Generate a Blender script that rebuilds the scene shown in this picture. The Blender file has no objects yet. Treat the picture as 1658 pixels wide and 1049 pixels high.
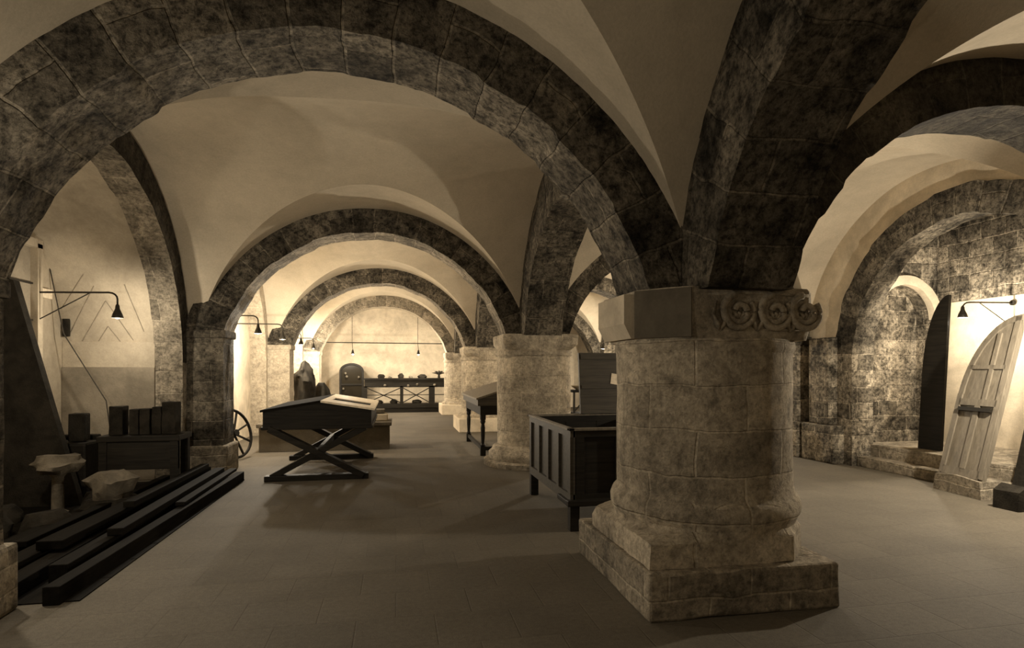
import bpy, bmesh, math, random
from mathutils import Vector, noise, Matrix
random.seed(7)
SC = bpy.context.scene
COL = SC.collection
PI = math.pi

# ------------------------------------------------------------------ materials
def new_mat(name):
    m = bpy.data.materials.new(name); m.use_nodes = True
    nt = m.node_tree
    b = nt.nodes['Principled BSDF']
    return m, nt, b
def L(nt, a, b): nt.links.new(a, b)
def math_node(nt, op, a=None, b=None, v=0.5):
    n = nt.nodes.new('ShaderNodeMath'); n.operation = op
    if a is not None: L(nt, a, n.inputs[0])
    if b is not None: L(nt, b, n.inputs[1])
    else: n.inputs[1].default_value = v
    return n.outputs[0]
def mixc(nt, fac, a, b, typ='MIX'):
    n = nt.nodes.new('ShaderNodeMix'); n.data_type = 'RGBA'; n.blend_type = typ
    for s, v in ((0, fac), (6, a), (7, b)):
        if hasattr(v, 'is_output'): L(nt, v, n.inputs[s])
        elif isinstance(v, (int, float)): n.inputs[s].default_value = v
        else: n.inputs[s].default_value = (*v, 1)
    return n.outputs[2]
def ramp(nt, src, stops):
    r = nt.nodes.new('ShaderNodeValToRGB'); L(nt, src, r.inputs[0])
    el = r.color_ramp.elements
    while len(el) < len(stops): el.new(0.5)
    for e, (p, c) in zip(el, stops):
        e.position = p; e.color = (*c, 1) if not isinstance(c, (int, float)) else (c, c, c, 1)
    return r.outputs[0]
def noise_tex(nt, vec, scale, detail=5, rough=0.6, dist=0.0):
    n = nt.nodes.new('ShaderNodeTexNoise'); n.inputs['Scale'].default_value = scale
    n.inputs['Detail'].default_value = detail; n.inputs['Roughness'].default_value = rough
    n.inputs['Distortion'].default_value = dist
    L(nt, vec, n.inputs['Vector']); return n.outputs['Fac']
def sc(c, k): return tuple(x * k for x in c)

def masonry(name, base, dark, light, bw=0.5, bh=0.24, mortar=0.012, patch=0.5, bump=0.5, mortar_light=True, stain=0.5, seam=1.0):
    m, nt, b = new_mat(name)
    tc = nt.nodes.new('ShaderNodeTexCoord')
    geo = nt.nodes.new('ShaderNodeNewGeometry')
    pos = geo.outputs['Position']
    # wavy joints
    wob = nt.nodes.new('ShaderNodeTexNoise'); wob.inputs['Scale'].default_value = 3.0; wob.inputs['Detail'].default_value = 3
    L(nt, pos, wob.inputs['Vector'])
    vm = nt.nodes.new('ShaderNodeVectorMath'); vm.operation = 'MULTIPLY_ADD'
    L(nt, wob.outputs['Color'], vm.inputs[0]); vm.inputs[1].default_value = (0.07, 0.07, 0); L(nt, tc.outputs['UV'], vm.inputs[2])
    br = nt.nodes.new('ShaderNodeTexBrick'); L(nt, vm.outputs[0], br.inputs['Vector'])
    br.inputs['Scale'].default_value = 1; br.inputs['Mortar Size'].default_value = mortar
    br.inputs['Mortar Smooth'].default_value = 0.6; br.inputs['Bias'].default_value = 0
    br.inputs['Brick Width'].default_value = bw; br.inputs['Row Height'].default_value = bh
    br.inputs['Color1'].default_value = (*dark, 1); br.inputs['Color2'].default_value = (*light, 1)
    br.inputs['Mortar'].default_value = (*(sc(light, 1.0) if mortar_light else sc(dark, 0.6)), 1)
    n1 = noise_tex(nt, pos, 2.2, 8, 0.68, 0.6)
    n2 = noise_tex(nt, pos, 9.0, 8, 0.7, 0.3)
    n3 = noise_tex(nt, pos, 60.0, 4, 0.7)
    c = mixc(nt, 1 - patch, br.outputs['Color'], base)
    mf = math_node(nt, 'MULTIPLY', br.outputs['Fac'], ramp(nt, noise_tex(nt, pos, 5.0, 4, .6), [(.38, .0), (.62, .75 * seam)]))
    c = mixc(nt, mf, c, br.inputs['Mortar'].default_value[:3])
    f1 = ramp(nt, n1, [(0.36, 1 - stain), (0.5, 1.0), (0.66, 1 + stain * 0.5)])
    f2 = ramp(nt, n2, [(0.36, 1 - stain * 0.85), (0.5, 1.0), (0.63, 1 + stain * 0.55)])
    f3 = ramp(nt, n3, [(0.3, 0.82), (0.7, 1.15)])
    c = mixc(nt, 1.0, c, f1, 'MULTIPLY'); c = mixc(nt, 1.0, c, f2, 'MULTIPLY'); c = mixc(nt, 1.0, c, f3, 'MULTIPLY')
    n4 = noise_tex(nt, pos, 24.0, 6, 0.75, 0.2)
    c = mixc(nt, 1.0, c, ramp(nt, n4, [(0.38, 1 - stain * .95), (0.5, 1.0), (0.64, 1 + stain * .6)]), 'MULTIPLY')
    L(nt, c, b.inputs['Base Color']); b.inputs['Roughness'].default_value = 0.95
    b.inputs['Specular IOR Level'].default_value = 0.15
    h = math_node(nt, 'MULTIPLY', n2, v=1.0)
    h = math_node(nt, 'ADD', h, math_node(nt, 'MULTIPLY', n3, v=0.25))
    h = math_node(nt, 'ADD', h, math_node(nt, 'MULTIPLY', n4, v=0.5))
    h = math_node(nt, 'SUBTRACT', h, math_node(nt, 'MULTIPLY', br.outputs['Fac'], v=0.5))
    bp = nt.nodes.new('ShaderNodeBump'); bp.inputs['Strength'].default_value = bump; bp.inputs['Distance'].default_value = 0.04
    L(nt, h, bp.inputs['Height']); L(nt, bp.outputs[0], b.inputs['Normal'])
    return m

def plaster(name, base, var=0.16, scale=1.6, bump=0.12, blot=0.0):
    m, nt, b = new_mat(name)
    geo = nt.nodes.new('ShaderNodeNewGeometry'); pos = geo.outputs['Position']
    n1 = noise_tex(nt, pos, scale, 6, 0.6, 0.4); n2 = noise_tex(nt, pos, 45, 5, 0.7); n0 = noise_tex(nt, pos, 7, 6, 0.65)
    f1 = ramp(nt, n1, [(0.35, 1 - var), (0.6, 1 + var * 0.4)])
    f0 = ramp(nt, n0, [(0.3, 1 - var * .7), (0.6, 1.0)])
    f2 = ramp(nt, n2, [(0.3, 0.9), (0.7, 1.06)])
    c = mixc(nt, 1.0, base, f1, 'MULTIPLY'); c = mixc(nt, 1.0, c, f2, 'MULTIPLY'); c = mixc(nt, 1.0, c, f0, 'MULTIPLY')
    if blot:
        n4 = noise_tex(nt, pos, 0.8, 3, 0.5, 0.8)
        c = mixc(nt, 1.0, c, ramp(nt, n4, [(0.55, 1.0), (0.58, 1 - blot)]), 'MULTIPLY')
    L(nt, c, b.inputs['Base Color']); b.inputs['Roughness'].default_value = 0.95
    b.inputs['Specular IOR Level'].default_value = 0.1
    bp = nt.nodes.new('ShaderNodeBump'); bp.inputs['Strength'].default_value = bump; bp.inputs['Distance'].default_value = 0.02
    L(nt, n2, bp.inputs['Height']); L(nt, bp.outputs[0], b.inputs['Normal'])
    return m

def wood(name, base, var=0.4, rough=0.55, stretch=(2, 30, 30), spec=0.3):
    m, nt, b = new_mat(name)
    tc = nt.nodes.new('ShaderNodeTexCoord')
    mp = nt.nodes.new('ShaderNodeMapping'); mp.inputs['Scale'].default_value = stretch
    L(nt, tc.outputs['Object'], mp.inputs['Vector'])
    n = noise_tex(nt, mp.outputs[0], 1.0, 6, 0.65, 0.5)
    c = mixc(nt, 1.0, base, ramp(nt, n, [(0.3, 1 - var), (0.7, 1 + var)]), 'MULTIPLY')
    L(nt, c, b.inputs['Base Color']); b.inputs['Roughness'].default_value = rough
    b.inputs['Specular IOR Level'].default_value = spec
    bp = nt.nodes.new('ShaderNodeBump'); bp.inputs['Strength'].default_value = 0.25; bp.inputs['Distance'].default_value = 0.01
    L(nt, n, bp.inputs['Height']); L(nt, bp.outputs[0], b.inputs['Normal'])
    return m
def plain(name, col, rough=0.6, metal=0.0, spec=0.3):
    m, nt, b = new_mat(name)
    geo = nt.nodes.new('ShaderNodeNewGeometry')
    n = noise_tex(nt, geo.outputs['Position'], 25, 4, 0.6)
    c = mixc(nt, 1.0, col, ramp(nt, n, [(0.3, 0.8), (0.7, 1.15)]), 'MULTIPLY')
    L(nt, c, b.inputs['Base Color']); b.inputs['Roughness'].default_value = rough
    b.inputs['Metallic'].default_value = metal; b.inputs['Specular IOR Level'].default_value = spec
    return m
def emissive(name, col, st):
    m, nt, b = new_mat(name); b.inputs['Base Color'].default_value = (*col, 1)
    b.inputs['Emission Color'].default_value = (*col, 1); b.inputs['Emission Strength'].default_value = st
    return m

H = (1.0, 0.85, 0.625)      # sepia hue
def S(k, sat=1.0): return tuple(k * (1 + (h - 1) * sat) for h in H)
M = {}
M['vault'] = plaster('vault_plaster', S(.55), .12, 1.1, .12)
M['recess'] = plaster('recess_plaster', S(.46), .2, 1.6, .2)
M['vault_grey'] = plaster('vault_plaster_grey', S(.40), .2, 1.1, .15)
M['limewash'] = plaster('limewashed_wall', S(.66), .22, 1.6, .2)
M['plaster_dull'] = plaster('dull_plaster', S(.30), .28, 1.3, .3)
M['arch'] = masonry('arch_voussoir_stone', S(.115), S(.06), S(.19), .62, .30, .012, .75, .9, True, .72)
M['arch_shaded'] = masonry('shaded_voussoir_stone', S(.06), S(.035), S(.085), .62, .32, .010, .7, .8, True, .5)  # darker voussoir copy: shade of faces turned from the lamps put in the colour
M['arch_soffit'] = masonry('arch_soffit_stone', S(.16), S(.08), S(.27), .62, .30, .012, .75, .9, True, .72)  # lighter copy of the arch stone: lamplight on the soffit is in the colour
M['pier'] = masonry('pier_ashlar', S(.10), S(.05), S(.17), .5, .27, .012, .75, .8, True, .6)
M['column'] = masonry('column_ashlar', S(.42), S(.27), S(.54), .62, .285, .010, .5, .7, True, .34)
M['arch_pale_lit'] = masonry('pale_lit_voussoir_stone', S(.24), S(.13), S(.36), .62, .30, .010, .7, .7, True, .5)  # pale stone tone that also carries the lamplight on soffits and jambs
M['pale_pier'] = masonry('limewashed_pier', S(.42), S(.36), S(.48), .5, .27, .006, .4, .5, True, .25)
M['plinth'] = masonry('plinth_ashlar', S(.26), S(.19), S(.38), .55, .16, .010, .6, .6, True, .42)
M['rubble'] = masonry('patched_rubble', S(.26), S(.06), S(.40), .36, .25, .012, .65, .9, True, .75, .7)
M['capital'] = masonry('capital_stone', S(.40), S(.34), S(.46), 3, 3, .0, .4, .5, True, .3)
M['pale_stone'] = plaster('smooth_pale_stone', S(.52), .15, 3, .2)
M['dark_stone'] = plaster('dark_grey_stone', S(.13), .2, 3, .3)
M['oak'] = wood('dark_oak', S(.016, 1.1), .5, .6, spec=.15)
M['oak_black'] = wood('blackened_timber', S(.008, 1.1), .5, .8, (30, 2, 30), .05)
M['oak_mid'] = wood('brown_oak', S(.05, 1.1), .4, .55)
M['oak_pale'] = wood('weathered_oak', S(.17), .3, .7, (25, 25, 2))
M['lath'] = plain('pale_frame', S(.80), .5)
M['iron'] = plain('black_iron', S(.03), .5, .3)
M['paper'] = plain('paper', S(.75), .8)
M['frag'] = plaster('carved_fragment_stone', S(.15), .35, 6, .6)
M['frag_dark'] = plaster('dark_fragment_stone', S(.028), .4, 6, .6)  # near-black tone, shared with the dark openings
M['felt'] = plain('dark_baize', S(.012), 1.0, 0, .02)
M['cloth'] = plain('dark_cloth', S(.05), .9)
M['bulb'] = emissive('lamp_bulb_glow', (1.0, .88, .62), 3)
def mk_glass():
    m, nt, b = new_mat('case_glass')
    b.inputs['Base Color'].default_value = (.05, .04, .025, 1); b.inputs['Roughness'].default_value = .08
    b.inputs['Transmission Weight'].default_value = .6
    return m
M['glass'] = mk_glass()
def mk_floor():
    m, nt, b = new_mat('floor_flagstones')
    geo = nt.nodes.new('ShaderNodeNewGeometry'); pos = geo.outputs['Position']
    br = nt.nodes.new('ShaderNodeTexBrick'); L(nt, pos, br.inputs['Vector'])
    br.inputs['Scale'].default_value = 1; br.inputs['Brick Width'].default_value = .46; br.inputs['Row Height'].default_value = .40
    br.inputs['Mortar Size'].default_value = .006; br.inputs['Mortar Smooth'].default_value = .7
    br.inputs['Color1'].default_value = (*S(.112), 1); br.inputs['Color2'].default_value = (*S(.126), 1); br.inputs['Mortar'].default_value = (*S(.11), 1)
    n1 = noise_tex(nt, pos, .9, 6, .6); n2 = noise_tex(nt, pos, 30, 6, .7); n3 = noise_tex(nt, pos, 140, 2, .6)
    c = mixc(nt, 1.0, br.outputs['Color'], ramp(nt, n1, [(.3, .8), (.65, 1.12)]), 'MULTIPLY')
    c = mixc(nt, 1.0, c, ramp(nt, n2, [(.3, .82), (.7, 1.15)]), 'MULTIPLY')
    c = mixc(nt, 1.0, c, ramp(nt, n3, [(.3, .8), (.7, 1.2)]), 'MULTIPLY')
    L(nt, c, b.inputs['Base Color']); b.inputs['Roughness'].default_value = .8; b.inputs['Specular IOR Level'].default_value = .2
    h = math_node(nt, 'SUBTRACT', math_node(nt, 'MULTIPLY', n2, v=.5), math_node(nt, 'MULTIPLY', br.outputs['Fac'], v=.8))
    bp = nt.nodes.new('ShaderNodeBump'); bp.inputs['Strength'].default_value = .35; bp.inputs['Distance'].default_value = .01
    L(nt, h, bp.inputs['Height']); L(nt, bp.outputs[0], b.inputs['Normal'])
    return m
M['floor'] = mk_floor()

# ------------------------------------------------------------------ helpers
def finish(name, bm, mat, parent=None, smooth=False, angle=None, loc=None, uv=None):
    me = bpy.data.meshes.new(name)
    bmesh.ops.recalc_face_normals(bm, faces=bm.faces) if bm.faces else None
    uvl = bm.loops.layers.uv.get('UVMap') or bm.loops.layers.uv.new('UVMap')
    if uv != 'keep':
        for f in bm.faces:
            n = f.normal; ax = max(range(3), key=lambda i: abs(n[i]))
            for lp in f.loops:
                c = lp.vert.co
                if uv == 'cyl' and ax != 2:
                    fc = f.calc_center_median(); a0 = math.atan2(fc.y, fc.x); a = math.atan2(c.y, c.x)
                    if a - a0 > PI: a -= 2 * PI
                    if a - a0 < -PI: a += 2 * PI
                    lp[uvl].uv = (a * .6, c.z)
                else:
                    lp[uvl].uv = (c.y, c.z) if ax == 0 else ((c.x, c.z) if ax == 1 else (c.x, c.y))
    if smooth:
        for f in bm.faces: f.smooth = True
    bm.to_mesh(me); bm.free()
    if smooth and angle:
        me.set_sharp_from_angle(angle=math.radians(angle))
    o = bpy.data.objects.new(name, me); COL.objects.link(o)
    me.materials.append(M[mat] if isinstance(mat, str) else mat)
    if parent: o.parent = parent
    if loc: o.location = loc
    return o
def tag(o, label, cat, group=None):
    o['label'] = label; o['category'] = cat
    if group: o['group'] = group
    return o
def struct(o): o['kind'] = 'structure'; return o
def thing(name, label, cat, loc=(0, 0, 0), rz=0, group=None):
    o = bpy.data.objects.new(name, None); COL.objects.link(o); o.location = loc; o.rotation_euler = (0, 0, rz)
    o.empty_display_size = .1
    return tag(o, label, cat, group)
def copy_tree(o, parent=None):
    c = o.copy(); COL.objects.link(c); c.parent = parent
    for ch in list(o.children): copy_tree(ch, c)
    return c
def box(bm, x0, x1, y0, y1, z0, z1, mat=None, bev=0.0):
    vs = [bm.verts.new((x, y, z)) for x in (x0, x1) for y in (y0, y1) for z in (z0, z1)]
    fs = [(0, 1, 3, 2), (4, 6, 7, 5), (0, 4, 5, 1), (2, 3, 7, 6), (0, 2, 6, 4), (1, 5, 7, 3)]
    faces = [bm.faces.new([vs[i] for i in f]) for f in fs]
    if bev:
        es = list({e for f in faces for e in f.edges})
        r = bmesh.ops.bevel(bm, geom=es, offset=bev, segments=2, profile=.6, affect='EDGES')
        vs = [v for v in r['verts']]
        vs = list({v for f in r['faces'] for v in f.verts} | {v for v in vs})
    if mat is not None:
        for v in vs:
            if v.is_valid: v.co = mat @ v.co
    return vs
def bar(bm, a, b, w, h, up=(0, 0, 1), bev=0.0):
    """rectangular bar from a to b"""
    a = Vector(a); b = Vector(b); d = b - a; ln = d.length; d.normalize()
    up = Vector(up); s = d.cross(up)
    if s.length < 1e-4: s = d.cross(Vector((1, 0, 0)))
    s.normalize(); u = s.cross(d)
    mt = Matrix((( d.x, s.x, u.x, a.x), (d.y, s.y, u.y, a.y), (d.z, s.z, u.z, a.z), (0, 0, 0, 1)))
    t = bmesh.new(); box(t, 0, ln, -w / 2, w / 2, -h / 2, h / 2)
    if bev: bmesh.ops.bevel(t, geom=t.edges[:], offset=bev, segments=2, profile=.6, affect='EDGES')
    bmesh.ops.transform(t, matrix=mt, verts=t.verts)
    merge(bm, t)
def merge(bm, t):
    mp = {v: bm.verts.new(v.co) for v in t.verts}
    for f in t.faces:
        try: bm.faces.new([mp[v] for v in f.verts])
        except ValueError: pass
    t.free()
def tube(bm, pts, r, n=8):
    pts = [Vector(p) for p in pts]; rings = []
    for i, p in enumerate(pts):
        d = (pts[min(i + 1, len(pts) - 1)] - pts[max(i - 1, 0)]).normalized()
        s = d.cross(Vector((0, 0, 1)))
        if s.length < 1e-3: s = d.cross(Vector((1, 0, 0)))
        s.normalize(); u = s.cross(d)
        rr = r[i] if isinstance(r, (list, tuple)) else r
        rings.append([bm.verts.new(p + s * (math.cos(2 * PI * k / n) * rr) + u * (math.sin(2 * PI * k / n) * rr)) for k in range(n)])
    for a, b in zip(rings, rings[1:]):
        for k in range(n): bm.faces.new((a[k], a[(k + 1) % n], b[(k + 1) % n], b[k]))
    bm.faces.new(rings[0][::-1]); bm.faces.new(rings[-1])
def lathe(bm, prof, n=32, cx=0, cy=0):
    rings = []
    for r, z in prof:
        rings.append([bm.verts.new((cx + r * math.cos(2 * PI * k / n), cy + r * math.sin(2 * PI * k / n), z)) for k in range(n)])
    for a, b in zip(rings, rings[1:]):
        for k in range(n): bm.faces.new((a[k], a[(k + 1) % n], b[(k + 1) % n], b[k]))
    bm.faces.new(rings[0][::-1]); bm.faces.new(rings[-1])
def loft(bm, secs, n=96, cap=True):
    """secs: list of (z, fn(theta)->radius)"""
    rings = []
    for z, fn in secs:
        rings.append([bm.verts.new((fn(2 * PI * k / n) * math.cos(2 * PI * k / n), fn(2 * PI * k / n) * math.sin(2 * PI * k / n), z)) for k in range(n)])
    for a, b in zip(rings, rings[1:]):
        for k in range(n): bm.faces.new((a[k], a[(k + 1) % n], b[(k + 1) % n], b[k]))
    if cap: bm.faces.new(rings[0][::-1]); bm.faces.new(rings[-1])
def circ(r): return lambda t: r
def poly(planes):
    ps = [(math.radians(a), d) for a, d in planes]
    def fn(t):
        best = 9
        for a, d in ps:
            c = math.cos(t - a)
            if c > 1e-3: best = min(best, d / c)
        return best
    return fn
def lerpf(f, g, k): return lambda t: f(t) * (1 - k) + g(t) * k
def rough(bm, amp, freq=3.0, seed=0.0):
    for v in bm.verts:
        p = v.co * freq + Vector((seed, seed * .7, seed * 1.3))
        n = noise.noise_vector(p) + noise.noise_vector(p * 2.7) * .5
        v.co += n * amp
def jag(bm, amp, seed):   # noisy weathering
    rough(bm, amp, 4.0, seed)

# ------------------------------------------------------------------ plan
X0 = -.357; ZC = 1.405; R = 2.105; RW = 2.445; HW = .27; SP = 5.238
XC = 2.16; Y1 = 3.89; ZCAP = 2.02
XR = 2 * XC - X0            # centre line of the right aisle
ROW = [Y1 + SP * i for i in range(-1, 4)]        # -1.35, 3.89, 9.13, 14.37, 19.6
BAY = [Y1 + SP * (i - .5) for i in range(0, 4)]  # 1.27, 6.51, 11.75, 16.98
YEND = 21.95; YBACK = -4.6
XWL = -2.85; XWR = 2 * XC + 2.85                 # nave wall faces: -2.85 and 7.17
ZX = 1.70; RXX = 2.46                            # cross barrel

# floor
bm = bmesh.new(); box(bm, -6.5, 11, YBACK - .3, YEND + .3, -.2, 0)
struct(finish('floor', bm, 'floor'))

# ------------------------------------------------------------------ vault webs
def zY(x): return ZC + math.sqrt(max(.0025, RW * RW - x * x))
def zX(y): return ZX + math.sqrt(max(.0025, RXX * RXX - y * y))
HY = SP / 2 - HW + .06
def vault(xl, xr, mirror=False):
    bm = bmesh.new()
    N = 72
    def yb(x):
        z = zY(x)
        if z - ZX <= 0: return min(HY, RXX)
        return min(HY, math.sqrt(max(0, RXX ** 2 - (z - ZX) ** 2)))
    xs = [xl + (xr - xl) * i / N for i in range(N + 1)]
    def grid(f, nj):
        rows = [[bm.verts.new(f(x, j / nj)) for j in range(nj + 1)] for x in xs]
        for a, b in zip(rows, rows[1:]):
            for j in range(nj):
                try: bm.faces.new((a[j], b[j], b[j + 1], a[j + 1]))
                except ValueError: pass
    def mid(x, t):
        y = -yb(x) + 2 * yb(x) * t
        return (x, y, zX(y))
    def side(sg):
        def f(x, t):
            b = yb(x); y = b + (HY - b) * t
            return (x, sg * y, zY(x) if b < HY else zX(HY))
        return f
    grid(mid, 48); grid(side(1), 12); grid(side(-1), 12)
    # gentle hand-made undulation
    for v in bm.verts:
        v.co.z += .018 * noise.noise(Vector((v.co.x * .9, v.co.y * .9, 3.1)))
    for f in bm.faces: f.smooth = True
    bmesh.ops.recalc_face_normals(bm, faces=bm.faces)
    return bm
vb = vault(XWL - X0 - .05, XC - HW - X0 + .06)
nave0 = struct(finish('ceiling', vb, 'vault', loc=(X0, BAY[0], 0)))
for i in range(1, 4):
    c = nave0.copy(); COL.objects.link(c); c.location = (X0, BAY[i], 0)
c = nave0.copy(); COL.objects.link(c); c.location = (X0, BAY[3] + SP, 0)
c = nave0.copy(); COL.objects.link(c); c.location = (X0, BAY[0] - SP, 0)
vb = vault(-(XC - HW - X0 + .06), -(XWL - X0 - .05))
ais0 = struct(finish('ceiling', vb, 'vault', loc=(XR, BAY[0], 0)))
for y in BAY[1:] + [BAY[3] + SP, BAY[0] - SP]:
    c = ais0.copy(); COL.objects.link(c); c.location = (XR, y, 0)

# ------------------------------------------------------------------ arches
def arch_ring(axis, R, zc, hw, thick, zfoot, xmax=2.517, nseg=72, seed=0., amp=.008, full=False, low=True, side=None, hw2=None):
    """ring lying in local XZ (axis 'Y') or YZ (axis 'X'); returns bmesh with uv in metres"""
    bm = bmesh.new(); uvl = bm.loops.layers.uv.new('UVMap')
    a0 = math.asin(max(-1, min(1, (zfoot - zc) / R)))
    nw, nt_ = 8, 6
    hwb = hw if hw2 is None else hw2
    secs = []
    for i in range(nseg + 1):
        a = a0 + (PI - 2 * a0) * i / nseg
        foot = i in (0, nseg)
        ca, sa = math.cos(a), math.sin(a)
        ro = R + thick
        if xmax and abs(ca) > .8: ro = min(max(ro, xmax / abs(ca)), R + .5)
        ring = []
        for k in range(nw + 1): ring.append((R, -hw + (hw + hwb) * k / nw, 'w'))
        for k in range(1, nt_ + 1): ring.append((R + (ro - R) * k / nt_, hwb, 't'))
        for k in range(1, nw + 1): ring.append((ro, hwb - (hw + hwb) * k / nw, 'w'))
        for k in range(1, nt_): ring.append((ro - (ro - R) * k / nt_, -hw, 't'))
        vs = []
        for r, w, kd in ring:
            x, z = r * ca, zc + r * sa
            if foot:
                z = zfoot; x = math.copysign(math.sqrt(max(0, R * R - (zfoot - zc) ** 2)) + (r - R), ca)
                if xmax: x = math.copysign(min(abs(x), xmax), ca)
            p = Vector((x, w, z)) if axis == 'Y' else Vector((w, x, z))
            q = p * 5 + Vector((seed, seed, 0))
            p2 = p + (noise.noise_vector(q) + noise.noise_vector(q * 2.6) * .6) * amp if not foot else p
            # voussoir by voussoir unevenness along the arc
            vi = math.floor(a * R / .30)
            rr = (noise.cell(Vector((vi + .5, seed, 0))) - .5) * amp * 1.6
            if not foot:
                p2 += Vector((ca, 0, sa)) * rr if axis == 'Y' else Vector((0, ca, sa)) * rr
            vs.append(bm.verts.new(p2))
        secs.append((vs, a * R, ring))
    m = len(secs[0][0])
    for (va, sa_, ra), (vb_, sb_, rb) in zip(secs, secs[1:]):
        for k in range(m):
            k2 = (k + 1) % m
            f = bm.faces.new((va[k], va[k2], vb_[k2], vb_[k]))
            isT = ra[k2][2] == 't' or k2 == 0
            for lp, (u, v) in zip(f.loops, ((k, sa_), (k2, sa_), (k2, sb_), (k, sb_))):
                rr, ww, _ = ra[u]
                lp[uvl].uv = ((rr - R) * 1.0 + .05 if isT else ww + 5.31, v)
            f.smooth = True; f.material_index = 0 if k < nw else 1
    bm.faces.new(secs[0][0][::-1]); bm.faces.new(secs[-1][0])
    return bm
def put_arch(name, mat, bm, loc, label, cat='arch', group=None, face=None):
    o = finish(name, bm, mat, loc=loc, uv='keep', smooth=True, angle=40)
    o.data.materials.append(M[face or mat])
    tag(o, label, cat, group); return o
ordn = ['nearest the camera', 'second from the camera, beyond the trestle case front', 'third from the camera', 'farthest, just before the end wall']
nave_lab = ['nearest and largest dark stone arch crossing the nave overhead', 'second dark stone arch across the nave, springing from the middle column',
            'third stone arch across the nave, seen framed inside the second', 'smallest, farthest stone arch across the nave before the end wall']
ais_lab = ['dark stone arch springing right from the carved capital', 'second arch across the right aisle, glimpsed right of the carved capital',
           'third arch across the right aisle, behind the middle column', 'farthest arch across the right aisle by the end wall']
for i, y in enumerate(ROW):
    if i == 0:
        put_arch('transverse_arch', 'arch', arch_ring('Y', R, ZC, HW, .42, 2.0, nseg=40, seed=9), (X0, y, 0), 'stone arch across the nave behind the viewpoint')
        put_arch('transverse_arch', 'arch', arch_ring('Y', R, ZC, HW, .42, 2.0, nseg=40, seed=8), (XR, y, 0), 'stone arch across the right aisle behind the viewpoint')
        continue
    put_arch('transverse_arch', ['', 'arch_soffit', 'arch_pale_lit', 'arch_pale_lit', 'pale_pier'][i], face=['', 'arch', 'arch', 'arch', 'arch_pale_lit'][i], bm=arch_ring('Y', R, ZC, HW, .42, 2.0, nseg=[0, 110, 72, 48, 48][i], seed=i * 3.1, amp=.011 if i == 1 else .008), loc=(X0, y, 0), label=nave_lab[i - 1])
    put_arch('transverse_arch', 'arch_shaded' if i == 1 else 'arch', arch_ring('Y', R, ZC, HW, .42, 2.0, nseg=[0, 90, 48, 48, 48][i], seed=i * 5.3, amp=.009), (XR, y, 0), ais_lab[i - 1])
RL = 2.10
lon_lab = ['stone arch rising from the carved capital towards the viewpoint, top right', 'stone arch running from the carved capital back to the middle column',
           'stone arch between the middle column and the third column', 'stone arch between the third and the farthest column', 'last stone arch from the farthest column to the end wall']
for i, y in enumerate(BAY + [BAY[3] + SP]):
    put_arch('arcade_arch', 'arch', arch_ring('X', RL, ZC, HW + .02, .72, 2.0, xmax=2.6, nseg=[90, 90, 48, 48, 40][i], seed=20 + i * 2.7, amp=.01), (XC, y, 0), lon_lab[i])

# ------------------------------------------------------------------ columns
SQ = lambda d, ch=.0: poly([(0, d), (90, d), (180, d), (-90, d)] + ([(45 + 90 * k, ch) for k in range(4)] if ch else []))
# nearest column with carved capital
C1 = thing('stone_column', 'large near round stone column with carved scroll capital on a stepped plinth', 'column', (XC, Y1, 0))
bm = bmesh.new()
px0, px1, py0, py1 = 1.46 - XC, 2.74 - XC, 3.22 - Y1, 4.58 - Y1
box(bm, px0, px1, py0, py1, .0, .285)
bmesh.ops.bevel(bm, geom=bm.edges[:], offset=.018, segments=2, profile=.5, affect='EDGES')
bmesh.ops.subdivide_edges(bm, edges=bm.edges[:], cuts=6, use_grid_fill=True)
jag(bm, .009, 2); finish('plinth', bm, 'plinth', C1)
bm = bmesh.new()
blk = poly([(180, .665), (-90, .60), (0, .56), (90, .62), (-45, .64), (45, .72), (135, .80)])
blk2 = poly([(180, .655), (-90, .598), (0, .56), (90, .61), (-45, .635), (45, .70), (135, .75), (-135, .89)])
secs = [(.285, blk), (.36, blk), (.435, blk2), (.45, lerpf(blk2, circ(.62), .45)), (.475, lerpf(blk2, circ(.615), .9)), (.50, circ(.625)), (.54, circ(.645)), (.59, circ(.65)), (.63, circ(.638)), (.655, circ(.615)), (.675, circ(.603)), (.70, circ(.60))]
loft(bm, secs, 120); jag(bm, .011, 5)
finish('base_moulding', bm, 'column', C1, smooth=True, angle=35, uv='cyl')
bm = bmesh.new()
zs = [.69 + (1.62 - .69) * i / 24 for i in range(25)]
loft(bm, [(z, circ(.60)) for z in zs], 120); jag(bm, .006, 7)
finish('shaft', bm, 'column', C1, smooth=True, angle=40, uv='cyl')
bm = bmesh.new()
capoct = poly([(-90, .46), (180, .565), (-135, .585), (0, .56), (90, .56), (-45, .66), (45, .70), (135, .72)])
loft(bm, [(1.60, circ(.60)), (1.63, circ(.615)), (1.67, circ(.612)), (1.69, circ(.60))], 96)
finish('necking', bm, 'column', C1, smooth=True, angle=35, uv='cyl')
bm = bmesh.new()
cp = poly([(-90, .50), (180, .60), (-137, .59), (0, .58), (90, .56), (-45, .70), (45, .70), (135, .72)])
cpl = lerpf(circ(.585), poly([(-90, .49), (180, .56), (-137, .575), (0, .56), (90, .55)]), .6)
loft(bm, [(1.685, cpl), (1.74, lerpf(cpl, cp, .6)), (1.80, cp), (1.90, cp), (2.0, cp), (2.02, lerpf(cp, circ(.5), .06))], 240)
jag(bm, .006, 11)
capo = finish('capital', bm, 'capital', C1, smooth=True, angle=30, uv='cyl')
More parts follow.
